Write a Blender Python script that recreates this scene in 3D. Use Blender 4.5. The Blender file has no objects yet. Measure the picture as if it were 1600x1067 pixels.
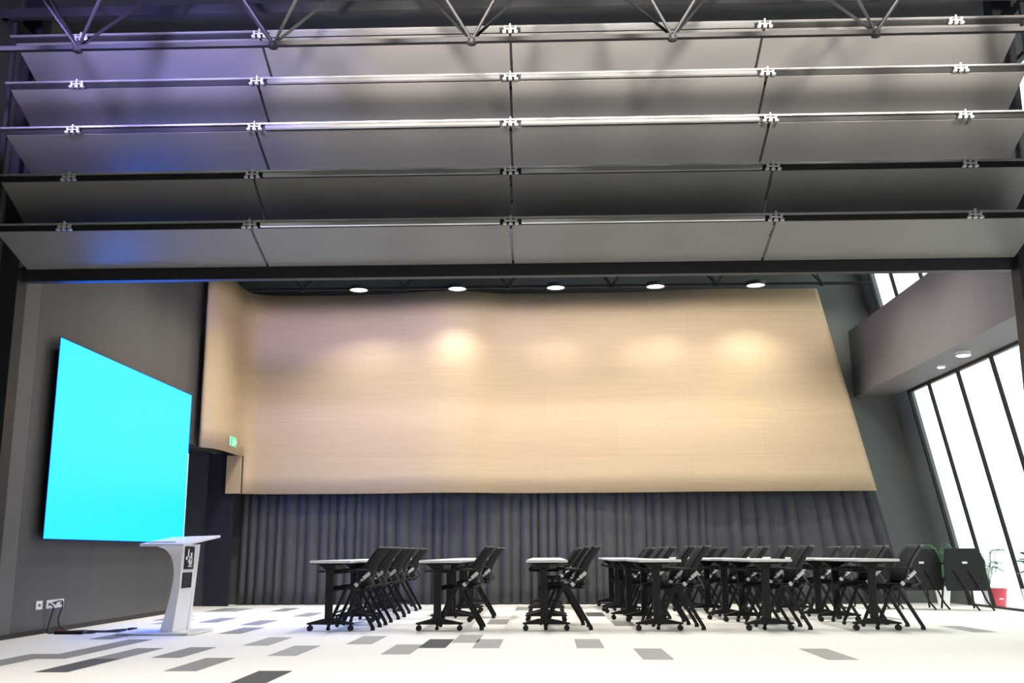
import bpy, bmesh, math, random
from mathutils import Vector, Matrix
random.seed(7)
PI = math.pi
scn = bpy.context.scene
COL = scn.collection

# ------------------------------------------------------------------ materials
def mat(name, col, rough=0.6, metal=0.0, spec=0.5, emit=None, estr=0.0, noise=None, bump=None, sheen=0.0):
    m = bpy.data.materials.new(name); m.use_nodes = True
    nt = m.node_tree; b = nt.nodes['Principled BSDF']
    b.inputs['Base Color'].default_value = (*col, 1)
    b.inputs['Roughness'].default_value = rough
    b.inputs['Metallic'].default_value = metal
    b.inputs['Specular IOR Level'].default_value = spec
    if sheen: b.inputs['Sheen Weight'].default_value = sheen
    if emit:
        b.inputs['Emission Color'].default_value = (*emit, 1)
        b.inputs['Emission Strength'].default_value = estr
    if noise or bump:
        tc = nt.nodes.new('ShaderNodeTexCoord'); mp = nt.nodes.new('ShaderNodeMapping')
        nt.links.new(tc.outputs['Object'], mp.inputs['Vector'])
        src = noise or bump
        mp.inputs['Scale'].default_value = src[0]
        n = nt.nodes.new('ShaderNodeTexNoise'); n.inputs['Scale'].default_value = 1.0
        n.inputs['Detail'].default_value = 4
        nt.links.new(mp.outputs['Vector'], n.inputs['Vector'])
        if noise:
            r = nt.nodes.new('ShaderNodeMapRange')
            r.inputs['To Min'].default_value = 1 - noise[1]; r.inputs['To Max'].default_value = 1 + noise[1]
            nt.links.new(n.outputs['Fac'], r.inputs['Value'])
            mx = nt.nodes.new('ShaderNodeVectorMath'); mx.operation = 'SCALE'
            mx.inputs[0].default_value = col
            nt.links.new(r.outputs['Result'], mx.inputs['Scale'])
            nt.links.new(mx.outputs['Vector'], b.inputs['Base Color'])
        if bump:
            bp = nt.nodes.new('ShaderNodeBump'); bp.inputs['Strength'].default_value = bump[1]
            bp.inputs['Distance'].default_value = 0.01
            nt.links.new(n.outputs['Fac'], bp.inputs['Height'])
            nt.links.new(bp.outputs['Normal'], b.inputs['Normal'])
    return m

M = {}
M['floor'] = mat('carpet_cream', (0.80, 0.785, 0.74), 0.9, spec=0.15, noise=((9, 9, 9), 0.05))
M['tile_l'] = mat('carpet_light_grey', (0.37, 0.37, 0.35), 0.9, spec=0.1, noise=((40, 40, 40), 0.08))
M['tile_m'] = mat('carpet_mid_grey', (0.26, 0.26, 0.25), 0.9, spec=0.1, noise=((40, 40, 40), 0.08))
M['tile_d'] = mat('carpet_dark_grey', (0.10, 0.10, 0.097), 0.9, spec=0.1, noise=((40, 40, 40), 0.08))
M['wall_l'] = mat('wall_grey_panel', (0.082, 0.081, 0.077), 0.42, noise=((0.2, 2.2, 0.08), 0.28))
M['wall_ld'] = mat('wall_grey_painted_dim', (0.06, 0.055, 0.052), 0.5)
M['wall_ll'] = mat('wall_grey_painted_sheen', (0.12, 0.117, 0.112), 0.45)
M['wall_b'] = mat('wall_slate', (0.16, 0.178, 0.168), 0.6, noise=((1, 1, 1), 0.1))
M['black_ceiling'] = mat('ceiling_black', (0.022, 0.026, 0.026), 0.85, noise=((1.2, 1.2, 1.2), 0.25))
M['beam'] = mat('bulkhead_grey', (0.17, 0.152, 0.152), 0.6)
M['steel_dark'] = mat('steel_dark', (0.014, 0.015, 0.018), 0.45)
M['truss'] = mat('truss_steel', (0.013, 0.013, 0.014), 0.6, spec=0.3)
M['panel'] = mat('louvre_panel', (0.185, 0.178, 0.172), 0.33, metal=0.1, noise=((2, 40, 40), 0.02))
M['alu'] = mat('aluminium', (0.75, 0.75, 0.75), 0.3, metal=0.85)
M['chrome'] = mat('chrome', (0.75, 0.75, 0.75), 0.35, metal=0.5)
M['white'] = mat('white_laminate', (0.85, 0.85, 0.85), 0.35)
M['lectern'] = mat('white_lacquer', (0.86, 0.86, 0.88), 0.3)
M['black'] = mat('black_powdercoat', (0.007, 0.007, 0.007), 0.5, spec=0.35)
M['black_pl'] = mat('black_plastic', (0.008, 0.0085, 0.009), 0.45, spec=0.35)
M['fabric'] = mat('charcoal_fabric', (0.009, 0.009, 0.0095), 0.85, spec=0.2)
M['mesh'] = mat('mesh_back', (0.011, 0.0115, 0.012), 0.75, spec=0.3)
M['greyarm'] = mat('grey_plastic', (0.07, 0.07, 0.067), 0.5)
M['rubber'] = mat('rubber', (0.015, 0.015, 0.015), 0.7)
M['curtain'] = mat('curtain_cloth', (0.072, 0.074, 0.082), 0.85)
M['red'] = mat('red_plastic', (0.75, 0.02, 0.06), 0.4)
M['leaf'] = mat('leaf', (0.07, 0.2, 0.07), 0.5)
M['soil'] = mat('soil', (0.03, 0.02, 0.015), 0.9)
M['navy'] = mat('corridor_navy', (0.012, 0.015, 0.035), 0.6)
M['corr'] = mat('corridor_grey', (0.06, 0.066, 0.088), 0.6)
M['panelboard'] = mat('board_black', (0.012, 0.015, 0.014), 0.5, spec=0.3)
M['terrace'] = mat('terrace_stone', (0.8, 0.8, 0.8), 0.8)
M['lamp'] = mat('lamp_diffuser', (0.9, 0.9, 0.9), 0.5, emit=(1, 0.97, 0.9), estr=6)
M['lamp_w'] = mat('lamp_diffuser_soffit', (0.9, 0.9, 0.9), 0.5, emit=(1, 0.97, 0.9), estr=2.5)
M['green'] = mat('sign_green', (0.02, 0.35, 0.12), 0.5, emit=(0.05, 0.75, 0.25), estr=1.0)
M['signw'] = mat('sign_white', (0.9, 0.9, 0.9), 0.5, emit=(0.8, 1, 0.8), estr=1.0)
M['screen'] = mat('led_screen', (0.0, 0.0, 0.0), 0.4, emit=(0.02, 0.93, 6.0), estr=1.0)

def wood_material():
    m = bpy.data.materials.new('wood_veneer'); m.use_nodes = True
    nt = m.node_tree; b = nt.nodes['Principled BSDF']; L = nt.links
    tc = nt.nodes.new('ShaderNodeTexCoord')
    mp = nt.nodes.new('ShaderNodeMapping'); mp.inputs['Scale'].default_value = (0.9, 0.9, 22)
    L.new(tc.outputs['Object'], mp.inputs['Vector'])
    n = nt.nodes.new('ShaderNodeTexNoise'); n.inputs['Scale'].default_value = 1.6; n.inputs['Detail'].default_value = 5
    L.new(mp.outputs['Vector'], n.inputs['Vector'])
    # veneer boards: big staggered sheets
    sx = nt.nodes.new('ShaderNodeSeparateXYZ'); L.new(tc.outputs['Object'], sx.inputs[0])
    cb = nt.nodes.new('ShaderNodeCombineXYZ')
    L.new(sx.outputs['X'], cb.inputs['X']); L.new(sx.outputs['Z'], cb.inputs['Y'])
    br = nt.nodes.new('ShaderNodeTexBrick')
    br.inputs['Color1'].default_value = (0.56, 0.42, 0.265, 1)
    br.inputs['Color2'].default_value = (0.54, 0.40, 0.25, 1)
    br.inputs['Mortar'].default_value = (0.47, 0.345, 0.21, 1)
    br.inputs['Scale'].default_value = 1.0
    br.inputs['Mortar Size'].default_value = 0.002
    br.inputs['Brick Width'].default_value = 2.4
    br.inputs['Row Height'].default_value = 0.6
    L.new(cb.outputs[0], br.inputs['Vector'])
    r = nt.nodes.new('ShaderNodeMapRange'); r.inputs['To Min'].default_value = 0.88; r.inputs['To Max'].default_value = 1.1
    L.new(n.outputs['Fac'], r.inputs['Value'])
    v = nt.nodes.new('ShaderNodeVectorMath'); v.operation = 'SCALE'
    L.new(br.outputs['Color'], v.inputs[0]); L.new(r.outputs['Result'], v.inputs['Scale'])
    L.new(v.outputs['Vector'], b.inputs['Base Color'])
    b.inputs['Roughness'].default_value = 0.5
    b.inputs['Specular IOR Level'].default_value = 0.35
    return m
M['wood'] = wood_material()

def glass_material():
    m = bpy.data.materials.new('window_glass'); m.use_nodes = True
    nt = m.node_tree; nt.nodes.clear()
    o = nt.nodes.new('ShaderNodeOutputMaterial'); mx = nt.nodes.new('ShaderNodeMixShader')
    t = nt.nodes.new('ShaderNodeBsdfTransparent'); t.inputs[0].default_value = (0.95, 0.98, 0.97, 1)
    g = nt.nodes.new('ShaderNodeBsdfGlossy'); g.inputs['Roughness'].default_value = 0.02
    mx.inputs[0].default_value = 0.07
    nt.links.new(t.outputs[0], mx.inputs[1]); nt.links.new(g.outputs[0], mx.inputs[2])
    nt.links.new(mx.outputs[0], o.inputs[0])
    return m
M['glass'] = glass_material()

# ------------------------------------------------------------------ mesh builder
class MB:
    def __init__(s): s.bm = bmesh.new()
    def quad(s, pts, mi=0):
        f = s.bm.faces.new([s.bm.verts.new(p) for p in pts]); f.material_index = mi; return f
    def box(s, x0, x1, y0, y1, z0, z1):
        return s.hexa([(x0,y0,z0),(x1,y0,z0),(x1,y1,z0),(x0,y1,z0),(x0,y0,z1),(x1,y0,z1),(x1,y1,z1),(x0,y1,z1)])
    def hexa(s, p):
        v = [s.bm.verts.new(q) for q in p]
        for f in ((3,2,1,0),(4,5,6,7),(0,1,5,4),(1,2,6,5),(2,3,7,6),(3,0,4,7)): s.bm.faces.new([v[i] for i in f])
        return s
    def prism(s, prof, axis, a, b):
        """prof: 2-D outline in the plane square to axis ('x': (y,z), 'y': (x,z), 'z': (x,y))"""
        def P(u, w, t): return {'x': (t,u,w), 'y': (u,t,w), 'z': (u,w,t)}[axis]
        A = [s.bm.verts.new(P(u,w,a)) for u,w in prof]; B = [s.bm.verts.new(P(u,w,b)) for u,w in prof]
        n = len(prof)
        s.bm.faces.new(A[::-1]); s.bm.faces.new(B)
        for i in range(n): s.bm.faces.new((A[i], A[(i+1)%n], B[(i+1)%n], B[i]))
        return s
    def bar(s, p, q, w, h=None, up=(0,0,1)):
        """rectangular bar from p to q, w across, h along 'up'"""
        h = h or w; p = Vector(p); q = Vector(q); d = (q-p).normalized(); up = Vector(up)
        if abs(d.dot(up)) > 0.98: up = Vector((0,1,0))
        r = d.cross(up).normalized(); u = r.cross(d)
        c = []
        for o in (p, q):
            for a, b in ((-1,-1),(1,-1),(1,1),(-1,1)): c.append(o + r*a*w/2 + u*b*h/2)
        return s.hexa([c[0],c[1],c[2],c[3],c[4],c[5],c[6],c[7]])
    def tube(s, pts, r, n=8, cap=True):
        pts = [Vector(p) for p in pts]; rings = []
        rr = r if isinstance(r, (list,tuple)) else [r]*len(pts)
        prev = None
        for i, p in enumerate(pts):
            d = (pts[min(i+1,len(pts)-1)] - pts[max(i-1,0)]).normalized()
            if prev is None:
                a = Vector((0,0,1)) if abs(d.z) < 0.9 else Vector((1,0,0))
                u = d.cross(a).normalized()
            else: u = (prev - d*prev.dot(d)).normalized()
            prev = u; v = d.cross(u)
            rings.append([s.bm.verts.new(p + (u*math.cos(t)+v*math.sin(t))*rr[i]) for t in [2*PI*k/n for k in range(n)]])
        for a, b in zip(rings, rings[1:]):
            for k in range(n): s.bm.faces.new((a[k], a[(k+1)%n], b[(k+1)%n], b[k]))
        if cap:
            s.bm.faces.new(rings[0][::-1]); s.bm.faces.new(rings[-1])
        return s
    def lathe(s, c, prof, n=24):
        """prof: (r, z) from bottom to top, round a vertical axis at c"""
        c = Vector(c); rings = []
        for r, z in prof:
            rings.append([s.bm.verts.new(c + Vector((max(r,1e-4)*math.cos(t), max(r,1e-4)*math.sin(t), z))) for t in [2*PI*k/n for k in range(n)]])
        for a, b in zip(rings, rings[1:]):
            for k in range(n): s.bm.faces.new((a[k], a[(k+1)%n], b[(k+1)%n], b[k]))
        s.bm.faces.new(rings[0][::-1]); s.bm.faces.new(rings[-1])
        return s
    def grid(s, f, nu, nv):
        g = [[s.bm.verts.new(f(i/nu, j/nv)) for j in range(nv+1)] for i in range(nu+1)]
        for i in range(nu):
            for j in range(nv): s.bm.faces.new((g[i][j], g[i+1][j], g[i+1][j+1], g[i][j+1]))
        return s
    def build(s, name, m, parent=None, smooth=False, bevel=0.0, solid=0.0, sub=0, loc=None):
        bmesh.ops.recalc_face_normals(s.bm, faces=s.bm.faces)
        me = bpy.data.meshes.new(name); s.bm.to_mesh(me); s.bm.free()
        for mm in (m if isinstance(m, (list,tuple)) else [m]): me.materials.append(mm)
        if smooth:
            for p in me.polygons: p.use_smooth = True
            try: me.set_sharp_from_angle(angle=math.radians(40))
            except Exception: pass
        o = bpy.data.objects.new(name, me); COL.objects.link(o)
        if parent: o.parent = parent
        if loc: o.location = loc
        if solid:
            md = o.modifiers.new('solid', 'SOLIDIFY'); md.thickness = solid; md.offset = 0
        if sub:
            md = o.modifiers.new('sub', 'SUBSURF'); md.levels = sub; md.render_levels = sub
        if bevel:
            md = o.modifiers.new('bev', 'BEVEL'); md.width = bevel; md.segments = 2; md.limit_method = 'ANGLE'
        return o

def tag(o, label=None, cat=None, group=None, kind=None):
    if label: o['label'] = label
    if cat: o['category'] = cat
    if group: o['group'] = group
    if kind: o['kind'] = kind
    return o
def empty(name, loc=(0,0,0), rz=0):
    o = bpy.data.objects.new(name, None); COL.objects.link(o); o.location = loc; o.rotation_euler = (0,0,rz)
    o.empty_display_size = 0.1; return o
def struct(name, mb, m, label, cat, **k):
    return tag(mb.build(name, m, **k), label, cat, kind='structure')
def copy_tree(o, parent=None):
    c = o.copy(); COL.objects.link(c)
    if parent: c.parent = parent
    for ch in list(o.children): copy_tree(ch, c)
    return c
def catmull(P, k=8):
    out = []
    for i in range(len(P)-1):
        p0 = P[max(i-1,0)]; p1 = P[i]; p2 = P[i+1]; p3 = P[min(i+2,len(P)-1)]
        for j in range(k):
            t = j/k
            out.append(tuple(0.5*((2*p1[a]) + (-p0[a]+p2[a])*t + (2*p0[a]-5*p1[a]+4*p2[a]-p3[a])*t*t + (-p0[a]+3*p1[a]-3*p2[a]+p3[a])*t**3) for a in range(len(p1))))
    out.append(tuple(P[-1])); return out

# ------------------------------------------------------------------ dimensions (metres; X right, Y into the hall, Z up)
XL = -5.38           # wall with the screen
YB = 17.6            # back wall
YF = -5.0            # wall behind the camera
HC = 6.6             # ceiling
def XR(h): return 5.95 + (3.4-h)*0.2     # the leaning glazed wall

# ------------------------------------------------------------------ floor
mb = MB()
mb.quad([(XL-2.2,YF,0),(XR(0)+0.02,YF,0),(XR(0)+0.02,YB+0.2,0),(XL-2.2,YB+0.2,0)], 0)
tiles = [(-2.64,7.59,'m'),(-3.1,8.55,'m'),(-2.19,8.71,'l'),(-2.68,9.67,'l'),(-1.75,9.81,'l'),(-1.27,8.83,'l'),
 (-1.03,9.42,'d'),(-0.78,9.97,'l'),(-0.55,9.41,'l'),(0.38,9.41,'l'),(0.87,8.4,'l'),(2.3,8.38,'l'),(-3.35,11.08,'m'),
 (-3.52,12.4,'m'),(-3.3,14.04,'m'),(-3.94,15.3,'m'),(-4.18,12.88,'m'),(-1.95,6.66,'d'),(-3.55,7.52,'d'),(-3.55,8.47,'m'),
 (-4.01,8.47,'m'),(-4.01,9.42,'m'),(-4.25,7.93,'m'),(-4.43,10.38,'m'),(-4.9,15.3,'m'),(-4.66,15.3,'l'),(0.65,14.03,'d'),(-0.6,12.5,'m'),
 (-4.66,12.6,'l'),(-4.9,13.3,'m'),(-0.35,15.5,'l'),(0.9,12.2,'m'),(1.85,13.4,'m'),(3.0,12.9,'l'),(4.3,13.2,'l'),(-3.0,15.6,'m'),(4.55,11.2,'l'),
 (-1.5,14.2,'l'),(1.8,15.8,'l'),(-4.2,4.8,'m'),(3.4,4.9,'d'),(0.4,4.2,'l')]
for x, y, s in tiles:
    w, l = 0.122, 0.955
    mb.quad([(x-w,y,0.0012),(x+w,y,0.0012),(x+w,y+l,0.0012),(x-w,y+l,0.0012)], {'l':1,'m':2,'d':3}[s])
struct('floor', mb, [M['floor'],M['tile_l'],M['tile_m'],M['tile_d']], 'cream carpet plank floor with scattered grey planks', 'floor')
mb = MB(); mb.box(XR(0)+0.06, 30, -12, 34, -0.12, -0.02)
struct('trim_1', mb, M['terrace'], 'pale stone terrace outside the leaning windows', 'terrace')

# ------------------------------------------------------------------ walls and ceiling
YD0, YD1 = 15.22, 16.92      # doorway in the left wall
mb = MB()
mb.box(XL-0.15, XL, 10.47, YD0, 0, HC); mb.box(XL-0.15, XL, YD0, YB+0.15, 2.46, HC)
mb.box(XL-0.15, XL, YD1+0.02, YB+0.15, 0, 2.46)
wl = struct('wall_left', mb, M['wall_l'], 'dark grey panelled wall that carries the blue screen', 'wall')
mb = MB(); mb.box(XL-0.15, XL, 9.5, 10.466, 0, HC); mb.build('painted_sheen_panel', M['wall_ll'], wl)  # lighter tone puts a gloss reflection into the panel colour
mb = MB(); mb.box(XL-0.15, XL, YF, 9.496, 0, HC); mb.build('painted_dim_panel', M['wall_ld'], wl)  # darker tone stands in for a weaker gloss reflection
mb = MB(); mb.prism([(XL-0.15,0),(XR(0)+0.12,0),(XR(HC)+0.12,HC),(XL-0.15,HC)], 'y', YB, YB+0.15)
struct('wall_back', mb, M['wall_b'], 'slate grey end wall behind the wood cladding', 'wall')
mb = MB(); mb.prism([(XL-0.15,0),(XR(0)+0.12,0),(XR(HC)+0.12,HC),(XL-0.15,HC)], 'y', YF-0.15, YF)
struct('wall_front', mb, M['wall_l'], 'dark grey wall behind the viewer', 'wall')
mb = MB(); mb.box(XL-0.15, XR(HC)+0.12, YF-0.15, YB+0.15, HC, HC+0.15)
struct('ceiling', mb, M['black_ceiling'], 'black painted open ceiling above the louvres', 'ceiling')
# corridor beyond the doorway
mb = MB()
mb.box(-7.4, -5.56, YD1, YD1+0.1, 0, 2.5); mb.box(-7.5, -7.4, 14.6, YD1+0.1, 0, 2.5)
mb.box(-7.4, XL-0.15, 14.5, 14.6, 0, 2.5); mb.box(-7.5, XL-0.151, 14.5, YD1+0.1, 2.5, 2.6)
struct('trim_2', mb, M['corr'], 'grey blue passage walls seen through the doorway', 'passage wall')
d = empty('door_1', (0,0,0)); tag(d, 'dark open doorway beside the blue screen', 'door', kind='structure')
mb = MB(); mb.box(-5.56, -5.16, YD1-0.04, YD1+0.02, 0.0, 2.45); mb.build('door_leaf', M['navy'], d)
mb = MB(); mb.box(XL, XL+0.035, YD0-0.05, YD0-0.01, 0.0, 2.3); mb.build('door_frame', M['white'], d)
mb = MB(); mb.box(XL, XL+0.015, 10.2, YD0-0.08, 0, 0.045)
struct('baseboard_left', mb, M['steel_dark'], 'thin black skirting below the screen wall', 'skirting')

# ------------------------------------------------------------------ leaning right wall with its glazing
def lean_box(m, y0, y1, h0, h1, x_in=0.0, x_out=0.12):
    m.hexa([(XR(h0)+x_in,y0,h0),(XR(h0)+x_out,y0,h0),(XR(h0)+x_out,y1,h0),(XR(h0)+x_in,y1,h0),
            (XR(h1)+x_in,y0,h1),(XR(h1)+x_out,y0,h1),(XR(h1)+x_out,y1,h1),(XR(h1)+x_in,y1,h1)])
YW = 16.88
mb = MB(); lean_box(mb, YW, YB, 0, 4.6); lean_box(mb, 17.13, YB, 4.6, 6.3); lean_box(mb, YW, YB, 6.3, HC); lean_box(mb, 2.0, YW, 3.42, 4.6); lean_box(mb, YF, 2.0, 0, HC); lean_box(mb, 2.0, YW, 6.3, HC)
lean_box(mb, 2.0, 8.9, 4.6, 6.3)
struct('wall_right', mb, M['wall_b'], 'leaning slate grey wall around the tall windows', 'wall')
mull = [16.84 - 0.0] + [15.96 - 1.135*k for k in range(13)]
def glazing(name, h0, h1, ys, label):
    w = empty(name, (0,0,0)); tag(w, label, 'window', kind='structure')
    for a, b in zip(ys, ys[1:]):
        m = MB(); lean_box(m, b+0.02, a-0.02, h0+0.02, h1-0.02, 0.025, 0.033); m.build('pane', M['glass'], w)
    for y in ys:
        m = MB(); lean_box(m, y-0.022, y+0.022, h0, h1, 0.0, 0.045); m.build('mullion', M['black'], w)
    m = MB(); lean_box(m, ys[-1]-0.022, ys[0]+0.022, h0, h0+0.03, 0.0, 0.06); lean_box(m, ys[-1]-0.022, ys[0]+0.022, h1-0.04, h1, 0.0, 0.06)
    m.build('window_frame', M['black'], w)
    return w
UP = [17.12, 16.2, 15.1] + [14.0-1.1*k for k in range(5)]
glazing('window_1', 0.0, 3.42, mull, 'tall leaning window row beside the tables')
glazing('window_2', 4.6, 6.3, UP, 'upper window row above the grey bulkhead')

# bulkhead with soffit
mb = MB()
mb.hexa([(5.30,11.2,3.42),(XR(3.42)-0.01,11.2,3.42),(XR(3.42)-0.01,YB-0.01,3.42),(5.30,YB-0.01,3.42),
         (5.28,11.2,4.58),(XR(4.58)-0.01,11.2,4.58),(XR(4.58)-0.01,YB-0.01,4.58),(5.28,YB-0.01,4.58)])
struct('trim_3', mb, M['beam'], 'warm grey boxed bulkhead running above the tall windows', 'bulkhead')
mb = MB()
mb.hexa([(5.30,2.0,3.42),(XR(3.42)-0.01,2.0,3.42),(XR(3.42)-0.01,11.19,3.42),(5.30,11.19,3.42),
         (5.28,2.0,4.58),(XR(4.58)-0.01,2.0,4.58),(XR(4.58)-0.01,11.19,4.58),(5.28,11.19,4.58)])
struct('trim_4', mb, M['beam'], 'nearer length of the grey bulkhead', 'bulkhead')
def disc_light(loc, r, label, group, m='lamp', hgt=0.05):
    e = empty('downlight', loc); tag(e, label, 'downlight', group)
    b = MB(); b.lathe((0,0,0), [(r*1.02,0.0),(r*1.02,-0.022 if m == 'lamp' else -0.002),(r*1.14,-0.022 if m == 'lamp' else -0.002),(r*1.14,hgt),(r*0.9,hgt+0.002)], 24); b.build('housing', M['white'] if m == 'lamp_w' else M['steel_dark'], e, smooth=True)
    b = MB(); b.lathe((0,0,0), [(r*0.9,-0.012),(r,-0.006),(r,-0.0005)], 24); b.build('diffuser', M[m], e, smooth=True)
    return e
disc_light((5.55,13.53,3.37), 0.085, 'round white light under the bulkhead, the nearer and larger', None, 'lamp_w')
disc_light((5.62,14.5,3.385), 0.05, 'small round light under the bulkhead, behind the larger', None, 'lamp_w', 0.03)

# ------------------------------------------------------------------ wood cladding
path = catmull([(-5.27,15.42),(-5.12,15.66),(-5.07,16.1),(-5.075,16.5),(-5.05,16.8),(-4.9,17.0),(-4.55,17.07),(-3.9,17.1),(-3.3,17.1),
    (-2.76,17.05),(-2.1,16.93),(-1.64,16.88),(-1.2,16.94),(-0.77,17.1),(-0.2,17.14),(0.5,17.13),(1.5,17.12),(2.1,17.03),(2.6,16.97),(3.2,16.97),(4.0,17.0),(4.62,17.0)], 6)
cum = [0]
for a, b in zip(path, path[1:]): cum.append(cum[-1] + math.hypot(b[0]-a[0], b[1]-a[1]))
def on_path(s):
    for i in range(len(cum)-1):
        if s <= cum[i+1] or i == len(cum)-2:
            t = (s-cum[i])/(cum[i+1]-cum[i]); return (path[i][0]+(path[i+1][0]-path[i][0])*t, path[i][1]+(path[i+1][1]-path[i][1])*t)
def stretch(x, h): return x + max(0, (x-2.7)/1.92) * (5.2-h)*0.222
s0 = next(c for c, p in zip(cum, path) if p[1] > 16.86 and p[0] < -4.9); s1 = cum[-1]
mb = MB()
hs = [1.8, 2.1, 2.42] + [2.42+(5.2-2.42)*k/8 for k in range(1, 9)]
us = [s0*k/24 for k in range(24)] + [s0+(s1-s0)*k/150 for k in range(151)]
vv = []
for q in us:
    x, y = on_path(q); vv.append([None if (q < s0-1e-6 and h < 2.41) else mb.bm.verts.new((stretch(x, h), y, h)) for h in hs])
for i in range(len(us)-1):
    for j in range(len(hs)-1):
        f4 = (vv[i][j], vv[i+1][j], vv[i+1][j+1], vv[i][j+1])
        if all(f4): mb.bm.faces.new(f4)
wood = mb.build('wood_cladding', M['wood'], smooth=True, solid=0.05)
tag(wood, 'wavy pale wood wall cladding hanging above the grey curtain', 'wall cladding')
mb = MB(); mb.box(-5.27, -5.03, 16.81, 16.86, 1.8, 2.42); mb.build('end_return', M['wood'], wood)

# ------------------------------------------------------------------ curtain
def curtain():
    mb = MB(); N = 900; rows = 7
    ph = [0]; w = 0; x = -5.13; xs = []
    random.seed(3)
    folds = []; t = 0.0
    while t < 10.9:
        l = random.choice([0.13,0.16,0.2,0.26,0.18]); folds.append((t, l, random.uniform(0.05,0.13))); t += l
    tot = t
    def prof(d):
        for a, l, amp in folds:
            if a <= d < a+l:
                q = (d-a)/l; return amp*math.sin(PI*q)**0.8
        return 0
    def f(u, v):
        h = 0.012 + 1.86*v; d = u*tot*0.9999
        x = -5.15 + u*(4.68+5.15)
        g = prof(d)*(0.55+0.45*(1-v)) + 0.012*math.sin(d*3.1)
        return (stretch(x, h) - (0.25 if x > 2.7 else 0)*0, 17.36 - g + 0.01*math.sin(d*17+v*2), h)
    mb.grid(f, N, rows)
    o = mb.build('curtain', M['curtain'], smooth=True, solid=0.004)
    tag(o, 'long dark grey pleated curtain below the wood cladding', 'curtain')
    m = MB(); m.box(-5.15, 5.3, 17.34, 17.38, 1.875, 1.9); m.build('curtain_track', M['alu'], o)
curtain()

# ------------------------------------------------------------------ screen
e = empty('led_screen', (XL, 12.9, 0.99)); tag(e, 'huge bright cyan display panel mounted on the grey wall', 'screen')
mb = MB(); mb.box(0.0, 0.082, -1.95, 1.95, 0.12, 2.04); mb.box(0.082, 0.088, -2.112, 2.112, -0.012, 2.172); mb.build('bezel', M['black'], e)
mb = MB(); mb.box(0.0885, 0.095, -2.1, 2.1, 0.0, 2.16); mb.build('display', M['screen'], e)

# ------------------------------------------------------------------ exit sign
e = empty('exit_sign', (-5.02, 16.3, 2.52)); tag(e, 'small green running figure exit sign above the doorway', 'exit sign')
mb = MB(); mb.box(-0.012, 0.0, -0.17, 0.17, 0, 0.15); mb.build('housing', M['white'], e)
mb = MB(); mb.box(0.0005, 0.004, -0.16, 0.16, 0.008, 0.142); mb.build('face', M['green'], e)
mb = MB()
def sg(p, q, w=0.016): mb.bar((0.006,p[0],p[1]), (0.006,q[0],q[1]), 0.003, w, (0,-(q[1]-p[1]),q[0]-p[0]))
sg((-0.01,0.10),(0.015,0.06),0.022); sg((0.015,0.06),(-0.03,0.04)); sg((-0.03,0.04),(-0.05,0.018)); sg((0.015,0.06),(0.05,0.04)); sg((0.05,0.04),(0.045,0.018))
sg((-0.01,0.10),(-0.045,0.085),0.012); sg((-0.01,0.10),(0.03,0.105),0.012); sg((0.08,0.075),(0.14,0.075),0.014); sg((-0.02,0.12),(-0.004,0.12),0.018)
sg((0.14,0.075),(0.115,0.1),0.012); sg((0.14,0.075),(0.115,0.05),0.012)
mb.build('running_figure', M['signw'], e)

# ------------------------------------------------------------------ louvres
W = 2.42
ordn = ['lowest louvre row, directly above the black beam', 'dim louvre row, directly above the lowest one', 'middle louvre row of the five, palest underside',
        'second louvre row from the top, below the truss chord', 'topmost louvre row, crossed by the truss nodes']
rows = [(3.82, 0.62, -0.19), (4.31, 0.49, -0.255), (4.785, 0.54, -0.205), (5.25, 0.48, -0.215), (5.74, 0.46, -0.19)]
XC = -0.30
for i, (h, dy, dz) in enumerate(rows):
    e = empty('louvre', (XC, 9.0, h))
    tag(e, ordn[i], 'louvre', 'grey ceiling louvres')
    for k in range(4):
        x0 = (k-2)*W + 0.012; x1 = (k-1)*W - 0.012
        y0, z0 = 0.03, -0.035; y1, z1 = y0+dy, z0+dz
        n = Vector((0, -(z1-z0), (y1-y0))).normalized()*0.03
        m = MB(); m.hexa([(x0,y0,z0),(x1,y0,z0),(x1,y1,z1),(x0,y1,z1),
                          (x0,y0+n.y,z0+n.z),(x1,y0+n.y,z0+n.z),(x1,y1+n.y,z1+n.z),(x0,y1+n.y,z1+n.z)])
        m.build('panel', M['panel'], e, bevel=0.003)
    m = MB(); m.box(-2*W-0.03, 2*W+0.03, -0.012, 0.012, 0.018, 0.034); m.build('top_rail', M['alu'], e)
    m = MB(); m.box(-2*W, 2*W, 0.02, 0.06, -0.03, 0.03); m.build('back_channel', M['black'], e)
    for k in (-1, 0):
        m = MB(); m.prism([(-0.004,0.017),(-0.02,0.002),(-0.024,-0.028),(0.0,-0.034),(0.015,0.016)], 'x', k*W+0.1, (k+1)*W-0.1)
        m.build('rail_cover', M['alu'], e)
    for xb in (-W*1.72, -W, 0, W, W*1.74):
        m = MB()
        for s in (-1, 0, 1): m.box(xb+s*0.055-0.017, xb+s*0.055+0.017, -0.035, 0.0, -0.042, -0.024)
        m.box(xb-0.06, xb+0.06, -0.028, -0.014, -0.012, 0.0); m.box(xb-0.008, xb+0.008, -0.03, 0.0, -0.03, 0.045)
        for s in (-1, 1): m.box(xb+s*0.05-0.01, xb+s*0.05+0.01, -0.03, 0.0, -0.026, 0.022)
        m.build('bracket', M['chrome'], e, bevel=0.002)
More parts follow.
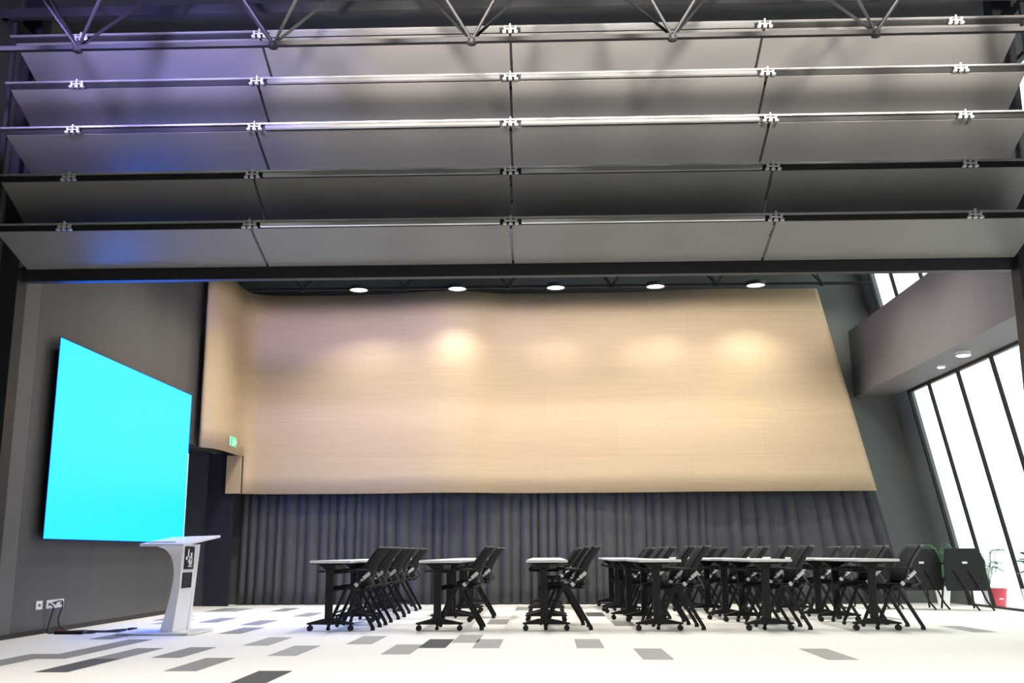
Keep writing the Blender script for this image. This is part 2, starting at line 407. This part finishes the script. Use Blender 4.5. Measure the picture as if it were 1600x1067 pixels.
# frame that carries the louvres
e = empty('steel_portal', (0,0,0)); tag(e, 'black steel portal of beam and two posts around the ceiling louvres', 'steel portal')
mb = MB(); mb.box(-5.19, 4.55, 9.69, 9.78, 3.485, 3.64); mb.build('beam', M['steel_dark'], e)
for x0, x1 in ((-5.37,-5.19), (4.55,4.74)):
    mb = MB(); mb.box(x0, x1, 9.60, 9.79, 0.0, HC); mb.build('post', M['steel_dark'], e)
mb = MB(); 
for x in (-5.24, 4.64): mb.box(x-0.03, x+0.03, 8.98, 9.59, 5.95, 6.05)
mb.box(-5.27, 4.65, 8.97, 9.03, 5.95, 6.05); mb.build('upper_bracket', M['steel_dark'], e)
for x in (-5.17, 4.58):
    mb = MB(); mb.box(x-0.02, x+0.02, 9.06, 9.1, 3.72, 5.95); mb.build('hanger', M['steel_dark'], e)

# ------------------------------------------------------------------ trusses
def truss(y, label, xa=XL+0.02):
    e = empty('ceiling_truss', (0, y, 5.07)); tag(e, label, 'truss', 'triangular steel ceiling trusses')
    m = MB(); m.box(xa, 5.25, -0.022, 0.022, -0.02, 0.02); m.build('bottom_chord', M['truss'], e)
    for dy in (-0.62, 0.62):
        m = MB(); m.box(xa, 5.25, dy-0.02, dy+0.02, 1.2, 1.24); m.build('top_chord', M['truss'], e)
    for k in range(-2, 4):
        x = -0.59 + 1.69*k
        if x < -5: continue
        m = MB()
        for dx in (-0.845, 0.845):
            for dy in (-0.62, 0.62):
                if xa < x+dx < 5.3: m.tube([(x,0,0),(x+dx,dy,1.22)], 0.015, 6)
        m.lathe((x,0,-0.045), [(0.02,0),(0.04,0.01),(0.04,0.05),(0.02,0.07)], 10)
        m.build('web', M['truss'], e)
truss(7.95, 'steel truss in front of the louvres, its nodes crossing the top row')
truss(16.15, 'far steel truss under the black ceiling by the wood cladding', -4.85)
truss(12.05, 'steel truss hidden above and behind the louvres')
truss(3.85, 'steel truss nearest the viewer under the black ceiling')

# ------------------------------------------------------------------ lamps
def spot(loc, power, size=150, blend=0.9, col=(1,0.95,0.86), r=0.12):
    l = bpy.data.lights.new('spot', 'SPOT'); l.energy = power; l.spot_size = math.radians(size); l.spot_blend = blend
    l.color = col; l.shadow_soft_size = r
    o = bpy.data.objects.new('spot_light', l); COL.objects.link(o); o.location = loc; return o
LX = [-3.02, -1.41, 0.19, 1.80, 3.41]
nm = ['nearest the doorway', 'second from the doorway', 'in the middle of five', 'second from the windows', 'nearest the windows']
for x, n in zip(LX, nm):
    disc_light((x,16.1,5.05), 0.14, 'round ceiling light above the wood cladding, '+n, 'round lights along the wood cladding', 'lamp', 0.04)
    spot((x,16.1,5.02), 200, 126, 0.75, r=0.06)
for y in (12.9, 14.6):  # added lamps, hidden by the louvres, to light the table area
    for x in (-3.9, -1.3, 1.3, 3.9):
        disc_light((x,y,5.25), 0.14, 'added round ceiling light over the tables, unseen behind the louvres', 'added round lights above the tables', 'lamp', 0.12)
        spot((x,y,5.22), 430, 140, 0.9)
for y, hh, pw, sz in ((1.5,5.6,650,110),(4.4,5.6,650,110),(6.75,5.6,420,100)):  # added lamps out of view, to brighten the open floor
    for x in (-3.2, 0.0, 3.2):
        disc_light((x,y,hh), 0.14, 'added round ceiling light, out of view, brightening the open floor', 'added round lights above the open floor', 'lamp', 0.12)
        spot((x,y,hh-0.03), pw, sz, 0.6)
# added stage lights and bar, out of view, to brighten the upper louvres
b = MB(); b.box(XL+0.02, 5.0, 6.58, 6.62, 5.22, 5.26); tag(b.build('added_lighting_bar', M['truss']), 'added black bar overhead, out of view, carrying the added stage lights', 'lighting bar')
for k, x in enumerate([-4.75+1.0*q for q in range(10)]):
    e = empty('added_stage_light', (x, 6.6, 5.22)); tag(e, 'added black stage light, out of view, brightening the upper louvres', 'stage light', 'added stage lights on the overhead bar')
    ax = Vector((0, math.cos(math.radians(9)), math.sin(math.radians(9)))); c0 = Vector((0,0,-0.2))
    b = MB(); b.tube([tuple(c0-ax*0.14), tuple(c0+ax*0.06)], [0.06,0.085], 16); b.build('housing', M['black'], e, smooth=True)
    b = MB(); b.tube([tuple(c0+ax*0.061), tuple(c0+ax*0.066)], 0.07, 16); b.build('lens', M['lamp'], e, smooth=True)
    b = MB(); b.bar((-0.1,0,-0.2),(-0.1,0,0.0),0.02); b.bar((0.1,0,-0.2),(0.1,0,0.0),0.02); b.bar((-0.1,0,-0.01),(0.1,0,-0.01),0.02); b.build('yoke', M['black'], e)
    o = spot((x, 6.6+0.1, 5.05), 640 if k else 520, 50, 0.55, [(0.5,0.45,1),(0.42,0.38,1),(0.55,0.5,1)][k] if k < 3 else (1,0.92-0.02*(k<5),0.84), 0.08)  # added lamps at the screen end tinted violet to colour the louvres
    o.rotation_euler = (math.radians(90+9), 0, 0)

# ------------------------------------------------------------------ tables
def make_table():
    """origin on the floor under the middle of the top; long side along Y"""
    r = empty('training_table')
    m = MB(); m.box(-0.225, 0.225, -0.89, 0.89, 0.722, 0.75); m.build('tabletop', M['white'], r, bevel=0.006)
    m = MB(); m.box(-0.215, 0.215, -0.88, 0.88, 0.712, 0.7215); m.build('tabletop_underside', M['black_pl'], r)
    for y in (-0.72, 0.72):
        s = -1 if y < 0 else 1
        m = MB(); m.box(-0.075, 0.005, y-0.028, y+0.028, 0.125, 0.66)
        m.prism([(-0.17,0.712),(0.12,0.712),(0.09,0.685),(0.005,0.64),(-0.075,0.64),(-0.14,0.685)], 'y', y-0.02, y+0.02)
        m.build('leg', M['black'], r, bevel=0.008)
        m = MB(); m.prism([(-0.27,0.068),(0.245,0.068),(0.245,0.085),(0.03,0.128),(-0.10,0.128),(-0.27,0.085)], 'y', y-0.032, y+0.032)
        f = m.build('foot', M['black'], r, bevel=0.008)
        for x in (-0.235, 0.21):
            m = MB(); m.tube([(x,y-0.028,0.03),(x,y-0.008,0.03)], 0.03, 14); m.tube([(x,y+0.008,0.03),(x,y+0.028,0.03)], 0.03, 14)
            m.box(x-0.012, x+0.012, y-0.01, y+0.01, 0.03, 0.07)
            m.build('caster', M['rubber'], f)
    m = MB(); m.box(-0.055, -0.015, -0.69, 0.69, 0.60, 0.65); m.build('crossbar', M['black'], r)
    m = MB()
    for x in (-0.19,-0.12,0.06,0.13): m.tube([(x,-0.6,0.63),(x,0.6,0.63)], 0.005, 5)
    for k in range(9): m.tube([(-0.2,-0.6+0.15*k,0.66),(-0.19,-0.6+0.15*k,0.625),(0.13,-0.6+0.15*k,0.625),(0.14,-0.6+0.15*k,0.66)], 0.004, 5)
    m.build('wire_tray', M['black'], r)
    m = MB(); m.prism([(0.03,0.66),(0.10,0.66),(0.12,0.70),(0.03,0.70)], 'y', -0.75, -0.70); m.build('fold_lever', M['greyarm'], r)
    return r

colx = [-2.35, -1.16, 0.0, 1.22, 2.40, 3.54]
cname = ['the column nearest the lectern', 'the second column from the lectern', 'the third column from the lectern',
         'the fourth column from the lectern', 'the fifth column from the lectern', 'the column nearest the windows']
rowy = [12.19, 14.06, 15.93]
rname = ['nearest', 'middle', 'farthest']
proto = make_table(); first = True
for ci, cx in enumerate(colx):
    for ri, ry in enumerate(rowy):
        jx = [0,0,0][ri]
        if ci == 3: jx = [0,-0.15,-0.17][ri]
        if ci == 4: jx = [0,-0.13,-0.34][ri]
        if ci == 5: jx = [0,-0.11,-0.2][ri]
        t = proto if first else copy_tree(proto)
        if first: proto_t = proto; first = False
        t.location = (cx+jx, ry, 0)
        tag(t, 'white-topped black training table on castors, %s in %s' % (rname[ri], cname[ci]), 'table', 'training tables in six columns')

# ------------------------------------------------------------------ chairs
def make_chair():
    """faces -X, origin on the floor"""
    r = empty('training_chair')
    m = MB()
    def seat(u, v):
        x = -0.27 + 0.45*u; y = -0.22+0.44*v
        z = 0.455 - 0.03*math.exp(-((u)/0.12)**2) - 0.012*math.cos((v-0.5)*PI) + 0.012*u
        return (x, y*(0.93+0.07*math.sin(PI*min(1,u*1.1))), z)
    m.grid(seat, 10, 8); m.build('seat', M['fabric'], r, smooth=True, solid=0.045)
    m = MB()
    def back(u, v):
        y = -0.225+0.45*u; c = math.cos((u-0.5)*PI)
        x = 0.165 + 0.03*math.sin(v*PI)*-1 + 0.20*v**1.25 + 0.10*c - 0.085
        w = 1 - 0.10*v**3
        return (x, y*w, 0.475 + 0.415*v)
    m.grid(back, 12, 10); m.build('backrest', M['mesh'], r, smooth=True, solid=0.018)
    m = MB()
    pts = [back(u/12, 1) for u in range(13)]; m.tube(pts, 0.012, 6)
    m.build('back_frame', M['greyarm'], r, smooth=True)
    for s in (-1, 1):
        y = s*0.245
        m = MB(); m.bar((-0.06,y,0.455),(-0.245,y,0.05),0.022,0.036); m.bar((-0.06,y,0.455),(0.08,y,0.455),0.022,0.03)
        lg = m.build('leg', M['black'], r, bevel=0.005)
        q = MB(); q.tube([(-0.25,y-0.012,0.022),(-0.25,y+0.012,0.022)], 0.022, 12); q.box(-0.262,-0.236,y-0.01,y+0.01,0.02,0.06); q.build('castor', M['rubber'], lg)
        m = MB(); m.bar((0.0,y*0.985,0.44),(0.247,y*0.985,0.018),0.022,0.038)
        lg = m.build('leg', M['black'], r, bevel=0.005)
        q = MB(); q.tube([(0.215,y*0.985,0.014),(0.262,y*0.985,0.014)], 0.014, 8); q.build('foot_cap', M['rubber'], lg)
        m = MB(); m.tube(catmull([(0.03,y,0.46),(0.10,y,0.53),(0.17,y,0.60),(0.20,y,0.62)],3), 0.014, 6)
        m.tube(catmull([(0.17,y,0.60),(0.22,y,0.53),(0.235,y,0.49),(0.15,y*0.95,0.46)],3), 0.012, 6)
        m.build('arm_support', M['greyarm'], r, smooth=True)
        m = MB(); m.box(-0.10, 0.19, y-0.022, y+0.022, 0.635, 0.655); m.box(0.14,0.17,y-0.01,y+0.01,0.58,0.64)
        m.build('armrest', M['black_pl'], r, bevel=0.008)
        yy = y + s*0.016
        m = MB(); m.bar((0.125,yy,0.555),(0.195,yy,0.615),0.014,0.038); m.bar((0.035,yy,0.475),(0.062,yy,0.50),0.014,0.045)
        m.lathe((0.11,yy,0.53),[(0.018,0),(0.018,0.02)],8)
        m.build('hinge', M['chrome'], r, bevel=0.004)
    m = MB(); m.bar((0.0,-0.235,0.42),(0.0,0.235,0.42),0.03,0.02); m.build('seat_bar', M['black'], r)
    m = MB(); m.bar((-0.19,-0.235,0.185),(-0.19,0.235,0.185),0.018,0.018); m.build('stretcher', M['black'], r)
    return r
cproto = make_chair(); cfirst = True
def chair(x, y, label, rz=0.0, group='black chairs along the table columns'):
    global cfirst
    c = cproto if cfirst else copy_tree(cproto); cfirst = False
    c.location = (x, y, 0); c.rotation_euler = (0,0,rz)
    tag(c, label, 'chair', group); return c
OX = 0.20
Y6 = [(11.79,0.02),(12.6,-0.03),(13.66,0.03),(14.47,0.0),(15.53,-0.02),(16.34,0.03)]
plan = {0: [(11.79,0,0),(12.6,0.01,0.02),(13.66,0.02,-0.02),(14.47,-0.02,0),(15.6,0.0,0.0)],
        1: [(11.79,0.0,0.02),(13.9,0.02,0.02)],
        2: [(11.79,0.03,0.01),(12.58,-0.02,-0.02),(16.1,-0.03,0.03)],
        3: [(y,[0.03,-0.02,-0.12,-0.14,-0.19,-0.16][k],q*0.5) for k,(y,q) in enumerate(Y6)],
        4: [(y,[0.0,-0.05,-0.1,-0.14,-0.3,-0.33][k],-q*0.5) for k,(y,q) in enumerate(Y6)],
        5: [(y,[0.06,-0.06,-0.08,-0.1,-0.18,-0.2][k],q*0.5) for k,(y,q) in enumerate(Y6)]}
seq = {2: ['near','far'], 3: ['nearest','middle','farthest'], 5: ['nearest','second nearest','middle','second farthest','farthest'],
       6: ['nearest','second nearest','third nearest','third farthest','second farthest','farthest']}
for ci, lst in plan.items():
    for k, (y, dx, rz) in enumerate(lst):
        chair(colx[ci]+OX+dx, y, 'black chair with silver hinges, %s of those along %s' % (seq[len(lst)][k], cname[ci]), rz)
# ------------------------------------------------------------------ board-backed chairs by the window
def make_board_chair():
    """back towards -Y"""
    r = empty('board_back_chair')
    m = MB(); m.prism([(-0.27,0.28),(0.275,0.28),(0.29,0.33),(0.285,0.68),(0.21,0.87),(-0.25,0.87),(-0.285,0.70),(-0.285,0.33)], 'y', -0.02, 0.012)
    b = m.build('back_board', M['panelboard'], r, bevel=0.008)
    q = MB(); q.box(-0.035, 0.035, -0.026, -0.0205, 0.655, 0.685); tag(q.build('name_tag', M['white'], b), 'white tag')
    m = MB(); m.box(-0.22, 0.22, 0.02, 0.40, 0.42, 0.46); m.build('seat', M['fabric'], r, bevel=0.01)
    for s in (-1, 1):
        q0 = 0.10*s; m = MB(); m.tube(catmull([(q0-0.06,-0.035,0.56),(q0,-0.045,0.46),(q0+0.09,-0.06,0.28),(q0+0.15,-0.075,0.13),(q0+0.23,-0.09,0.014)],4), 0.014, 7); m.build('leg', M['black'], r, smooth=True)
        m = MB(); m.tube([(s*0.19,0.34,0.43),(s*0.23,0.40,0.02)], 0.014, 7); m.build('leg', M['black'], r, smooth=True)
        m = MB(); m.bar((s*0.235,0.0,0.66),(s*0.24,0.26,0.66),0.04,0.02); m.build('armrest', M['black_pl'], r)
    return r
bp = make_board_chair()
for k, (x, y, rz, lb) in enumerate([(5.41,15.35,0.03,'black chair with flat board back and white tag, beside the column of tables'),
                            (5.93,15.1,-0.03,'black chair with flat board back and white tag, closest to the leaning window'),
                            (4.84,15.6,0.0,'black chair with flat board back, half hidden behind the last table column')]):
    c = bp if k == 0 else copy_tree(bp)
    c.location = (x,y,0); c.rotation_euler = (0,0,rz); tag(c, lb, 'chair', 'board-backed chairs by the windows')

# ------------------------------------------------------------------ lectern
e = empty('lectern', (0,0,0)); tag(e, 'white curved lectern with a black information panel on its front', 'lectern')
y0 = 11.0
prof = catmull([(-4.20,0.90),(-4.12,0.87),(-4.05,0.79),(-4.02,0.68),(-4.015,0.57),(-4.03,0.45),(-4.055,0.31),(-4.09,0.17),(-4.13,0.025)],4)
mb = MB()
pr = [(x+0.06,z) for x, z in prof] + [(-3.93,0.025),(-3.905,0.26),(-3.88,0.49),(-3.875,0.75),(-3.87,0.93)]
mb.prism(pr, 'y', y0, y0+0.5)
body = mb.build('body', M['lectern'], e, smooth=True, bevel=0.006)
mb = MB()
c = [(-4.31,y0-0.08,0.905),(-3.83,y0-0.10,0.905),(-3.68,y0+0.66,1.005),(-4.20,y0+0.62,0.985)]
mb.hexa(c + [(p[0],p[1],p[2]+0.028) for p in c]); mb.build('reading_top', M['lectern'], e, bevel=0.006)
mb = MB(); c = [(-4.24,y0+0.0,0.936),(-3.95,y0+0.0,0.936),(-3.86,y0+0.5,1.001),(-4.16,y0+0.5,0.99)]
mb.hexa(c + [(p[0],p[1],p[2]+0.022) for p in c]); mb.build('raised_ledge', M['lectern'], e, bevel=0.004)
mb = MB(); mb.prism([(-4.48,y0-0.14),(-3.72,y0-0.14),(-3.66,y0-0.05),(-3.66,y0+0.52),(-3.74,y0+0.6),(-4.42,y0+0.6),(-4.5,y0+0.5),(-4.5,y0-0.05)], 'z', 0.004, 0.025)
mb.build('base_plate', M['lectern'], e, bevel=0.005)
def fx(z): # front face x at height z
    P = [(0.025,-3.93),(0.26,-3.905),(0.49,-3.88),(0.75,-3.875),(0.93,-3.87)]
    for a, b in zip(P, P[1:]):
        if a[0] <= z <= b[0]: return a[1]+(b[1]-a[1])*(z-a[0])/(b[0]-a[0])
def face(m, ya, yb, za, zb, t0, t1):
    m.hexa([(fx(za)+t0,ya,za),(fx(za)+t1,ya,za),(fx(za)+t1,yb,za),(fx(za)+t0,yb,za),(fx(zb)+t0,ya,zb),(fx(zb)+t1,ya,zb),(fx(zb)+t1,yb,zb),(fx(zb)+t0,yb,zb)])
mb = MB(); face(mb, y0+0.07, y0+0.36, 0.665, 0.905, 0.0, 0.008); pn = mb.build('information_panel', M['black_pl'], e)
mb = MB(); 
for (a, b, c2, d2) in ((0.15,0.19,0.80,0.88),(0.10,0.15,0.765,0.80),(0.17,0.25,0.735,0.76),(0.2,0.235,0.76,0.80),(0.24,0.29,0.78,0.84),(0.27,0.30,0.72,0.79),(0.18,0.32,0.69,0.70),(0.21,0.27,0.705,0.735)):
    face(mb, y0+a, y0+b, c2, d2, 0.008, 0.010)
mb.build('white_graphic', M['white'], pn)
mb = MB(); face(mb, y0+0.05, y0+0.34, 0.47, 0.632, 0.0, 0.008); pn = mb.build('caption_panel', M['black_pl'], e)
mb = MB()
for k, z in enumerate((0.60, 0.585, 0.545, 0.53)): face(mb, y0+0.10, y0+(0.29 if k % 2 else 0.26), z, z+0.004, 0.008, 0.0095)
mb.build('caption_lines', M['greyarm'], pn)
mb = MB(); face(mb, y0+0.43, y0+0.5, 0.03, 0.93, 0.0, 0.018); mb.build('edge_strip', M['lectern'], e)

# ------------------------------------------------------------------ outlets, cables
e = empty('wall_outlet', (XL, 11.0, 0.30)); tag(e, 'single white wall socket, the one nearer the corner post', 'wall socket')
mb = MB(); mb.box(0, 0.012, -0.07, 0.07, -0.045, 0.045); mb.build('face_plate', M['white'], e, bevel=0.003)
mb = MB(); mb.box(0.012, 0.0135, -0.025, 0.025, -0.012, 0.012); mb.build('socket', M['greyarm'], e)
e = empty('wall_outlet', (XL, 11.36, 0.30)); tag(e, 'wide white wall socket block with two black plugs in it', 'wall socket')
for k in (-1, 0, 1):
    mb = MB(); mb.box(0, 0.012, k*0.135-0.066, k*0.135+0.066, -0.045, 0.045); p = mb.build('face_plate', M['white'], e, bevel=0.003)
    mb = MB(); mb.box(0.012, 0.0135, k*0.135-0.025, k*0.135+0.025, -0.012, 0.012); mb.build('socket', M['greyarm'], p)
def cable(pts, r, label, m='black_pl'):
    b = MB(); b.tube(catmull(pts, 8), r, 6); o = b.build('power_cable', M[m], smooth=True); tag(o, label, 'cable'); return o
cable([(XL+0.02,11.22,0.30),(XL+0.05,11.24,0.26),(XL+0.03,11.22,0.12),(XL+0.05,11.15,0.012),(XL+0.15,11.1,0.01),(-4.95,11.2,0.01),(-4.7,11.25,0.01),(-4.5,11.35,0.01),(-4.3,11.62,0.01)], 0.007, 'black cable dropping from the socket block and running to the lectern')
cable([(XL+0.02,11.28,0.31),(XL+0.07,11.38,0.33),(XL+0.05,11.45,0.27),(XL+0.03,11.42,0.12),(XL+0.06,11.5,0.012),(XL+0.3,11.45,0.01),(-4.85,11.4,0.01),(-4.62,11.5,0.01)], 0.007, 'black cable looping over the socket block down to the power strip')
cable([(-5.1,11.05,0.01),(-4.9,11.0,0.01),(-4.8,11.12,0.01),(-5.0,11.2,0.012),(-4.85,11.3,0.01),(-4.75,11.6,0.01),(-4.65,11.7,0.01),(-4.7,11.5,0.01)], 0.006, 'coiled black cable lying on the carpet beside the screen wall')
mb = MB(); mb.box(-5.2,-4.9,11.02,11.08,0.0,0.035); ps = mb.build('power_strip', M['black_pl'], bevel=0.006); tag(ps, 'black power strip on the floor below the wall sockets', 'power strip')
mb = MB(); mb.box(-5.15,-5.11,11.03,11.07,0.0352,0.04); mb.build('switch', M['red'], ps)
mb = MB(); mb.lathe((-4.55,11.5,0.0),[(0.05,0),(0.055,0.01),(0.05,0.035),(0.0,0.04)],14); ad = mb.build('power_adapter', M['black_pl'], smooth=True); tag(ad, 'small dark adapter on the floor behind the lectern base', 'adapter')

# ------------------------------------------------------------------ bin, plants
e = empty('waste_bin', (6.88,16.35,-0.02)); tag(e, 'red plastic waste bin standing behind the window glass', 'bin')
mb = MB(); mb.lathe((0,0,0),[(0.10,0),(0.105,0.01),(0.14,0.27),(0.15,0.275),(0.15,0.29),(0.13,0.29),(0.10,0.03),(0.0,0.025)],24); mb.build('bucket', M['red'], e, smooth=True)
mb = MB(); mb.box(-0.03,0.03,-0.139,-0.128,0.13,0.15); mb.build('label_tag', M['white'], e)
def plant(loc, pr, ph, hgt, spread, n, label, pot='white', seed=1, w=0.035):
    random.seed(seed)
    e = empty('potted_plant', loc); tag(e, label, 'potted plant')
    m = MB(); m.lathe((0,0,0),[(pr*0.65,0),(pr,ph),(pr*0.92,ph),(pr*0.85,ph-0.02),(0,ph-0.02)],24); m.build('pot', M[pot], e, smooth=True)
    m = MB(); m.lathe((0,0,0),[(pr*0.84,ph-0.019),(pr*0.8,ph-0.01),(0,ph-0.008)],16); m.build('soil', M['soil'], e)
    m = MB()
    for k in range(n):
        a = 2*PI*k/n + random.uniform(-.3,.3); rr = spread*random.uniform(.5,1); hh = hgt*random.uniform(.65,1)
        d = Vector((math.cos(a), math.sin(a), 0)); base = Vector((0,0,ph-0.02)); tip = d*rr + Vector((0,0,hh-0.12*random.random()))
        mid = d*rr*0.35 + Vector((0,0,hh*0.95))
        P = catmull([tuple(base), tuple(base*0.4+mid*0.6), tuple(mid), tuple(tip)], 5)
        m.tube(P, [0.005]*len(P), 4)
        side = Vector((-d.y, d.x, 0))
        for j in range(6, len(P)):
            p = Vector(P[j])
            for s in (-1, 1):
                l = 0.11*spread/0.3*(1-0.5*(j-6)/len(P)); q = p + side*s*l + d*l*0.5 + Vector((0,0,-l*0.35)); mm = (p+q)/2 + Vector((0,0,0.015))
                m.quad([p, mm+d*w*0.35, q, mm-d*w*0.35])
    m.build('fronds', M['leaf'], e, smooth=True)
plant((6.10,16.45,0), 0.12, 0.3, 1.02, 0.26, 9, 'potted palm half hidden behind the board-backed chairs', 'white', 4)
plant((7.12,17.2,-0.02), 0.13, 0.28, 0.92, 0.34, 11, 'feathery potted palm behind the window glass beside the red bin', 'white', 9)
plant((6.37,14.0,0), 0.155, 0.34, 0.86, 0.17, 16, 'leafy green plant in a white pot against the window', 'white', 12, 0.05)

# ------------------------------------------------------------------ world, camera, view
w = bpy.data.worlds.new('sky'); scn.world = w; w.use_nodes = True
bg = w.node_tree.nodes['Background']; bg.inputs[0].default_value = (0.93, 0.98, 1, 1); bg.inputs[1].default_value = 2.2
# daylight comes in by the two window rows
def portal(y0, y1, h0, h1):
    l = bpy.data.lights.new('portal', 'AREA'); l.shape = 'RECTANGLE'; l.size = y1-y0; l.size_y = math.hypot(h1-h0, (h1-h0)*0.2)
    l.cycles.is_portal = True
    o = bpy.data.objects.new('window_portal', l); COL.objects.link(o)
    hm = (h0+h1)/2; o.location = (XR(hm)+0.14, (y0+y1)/2, hm)
    n = Vector((-1, 0, -0.2)).normalized()   # into the room
    z = -n; x = Vector((0,1,0)); y = z.cross(x)
    o.rotation_euler = Matrix((x, y, z)).transposed().to_euler()
portal(2.2, 16.8, 0.05, 3.38); portal(8.9, 16.8, 4.65, 6.25)

cd = bpy.data.cameras.new('cam'); cam = bpy.data.objects.new('camera', cd); COL.objects.link(cam); scn.camera = cam
cd.sensor_fit = 'HORIZONTAL'; cd.sensor_width = 36; cd.lens = 36.0; cd.clip_end = 200; cd.clip_start = 0.05
p, th, roll = math.radians(11.69), math.radians(1.86), math.radians(-0.2)
F = Vector((-math.sin(th)*math.cos(p), math.cos(th)*math.cos(p), math.sin(p)))
R = Vector((math.cos(th), math.sin(th), 0)); U = R.cross(F)
R2 = R*math.cos(roll)+U*math.sin(roll); U2 = U*math.cos(roll)-R*math.sin(roll)
cam.matrix_world = Matrix(((R2.x,U2.x,-F.x,0),(R2.y,U2.y,-F.y,0),(R2.z,U2.z,-F.z,0.82),(0,0,0,1)))

vs = scn.view_settings; vs.view_transform = 'Standard'; vs.look = 'None'; vs.exposure = 0.0; vs.gamma = 1.0
vs.use_curve_mapping = False
scn.cycles.max_bounces = 8; scn.cycles.diffuse_bounces = 5; scn.cycles.sample_clamp_indirect = 6.0
scn.cycles.use_denoising = True; scn.cycles.caustics_reflective = False; scn.cycles.caustics_refractive = False
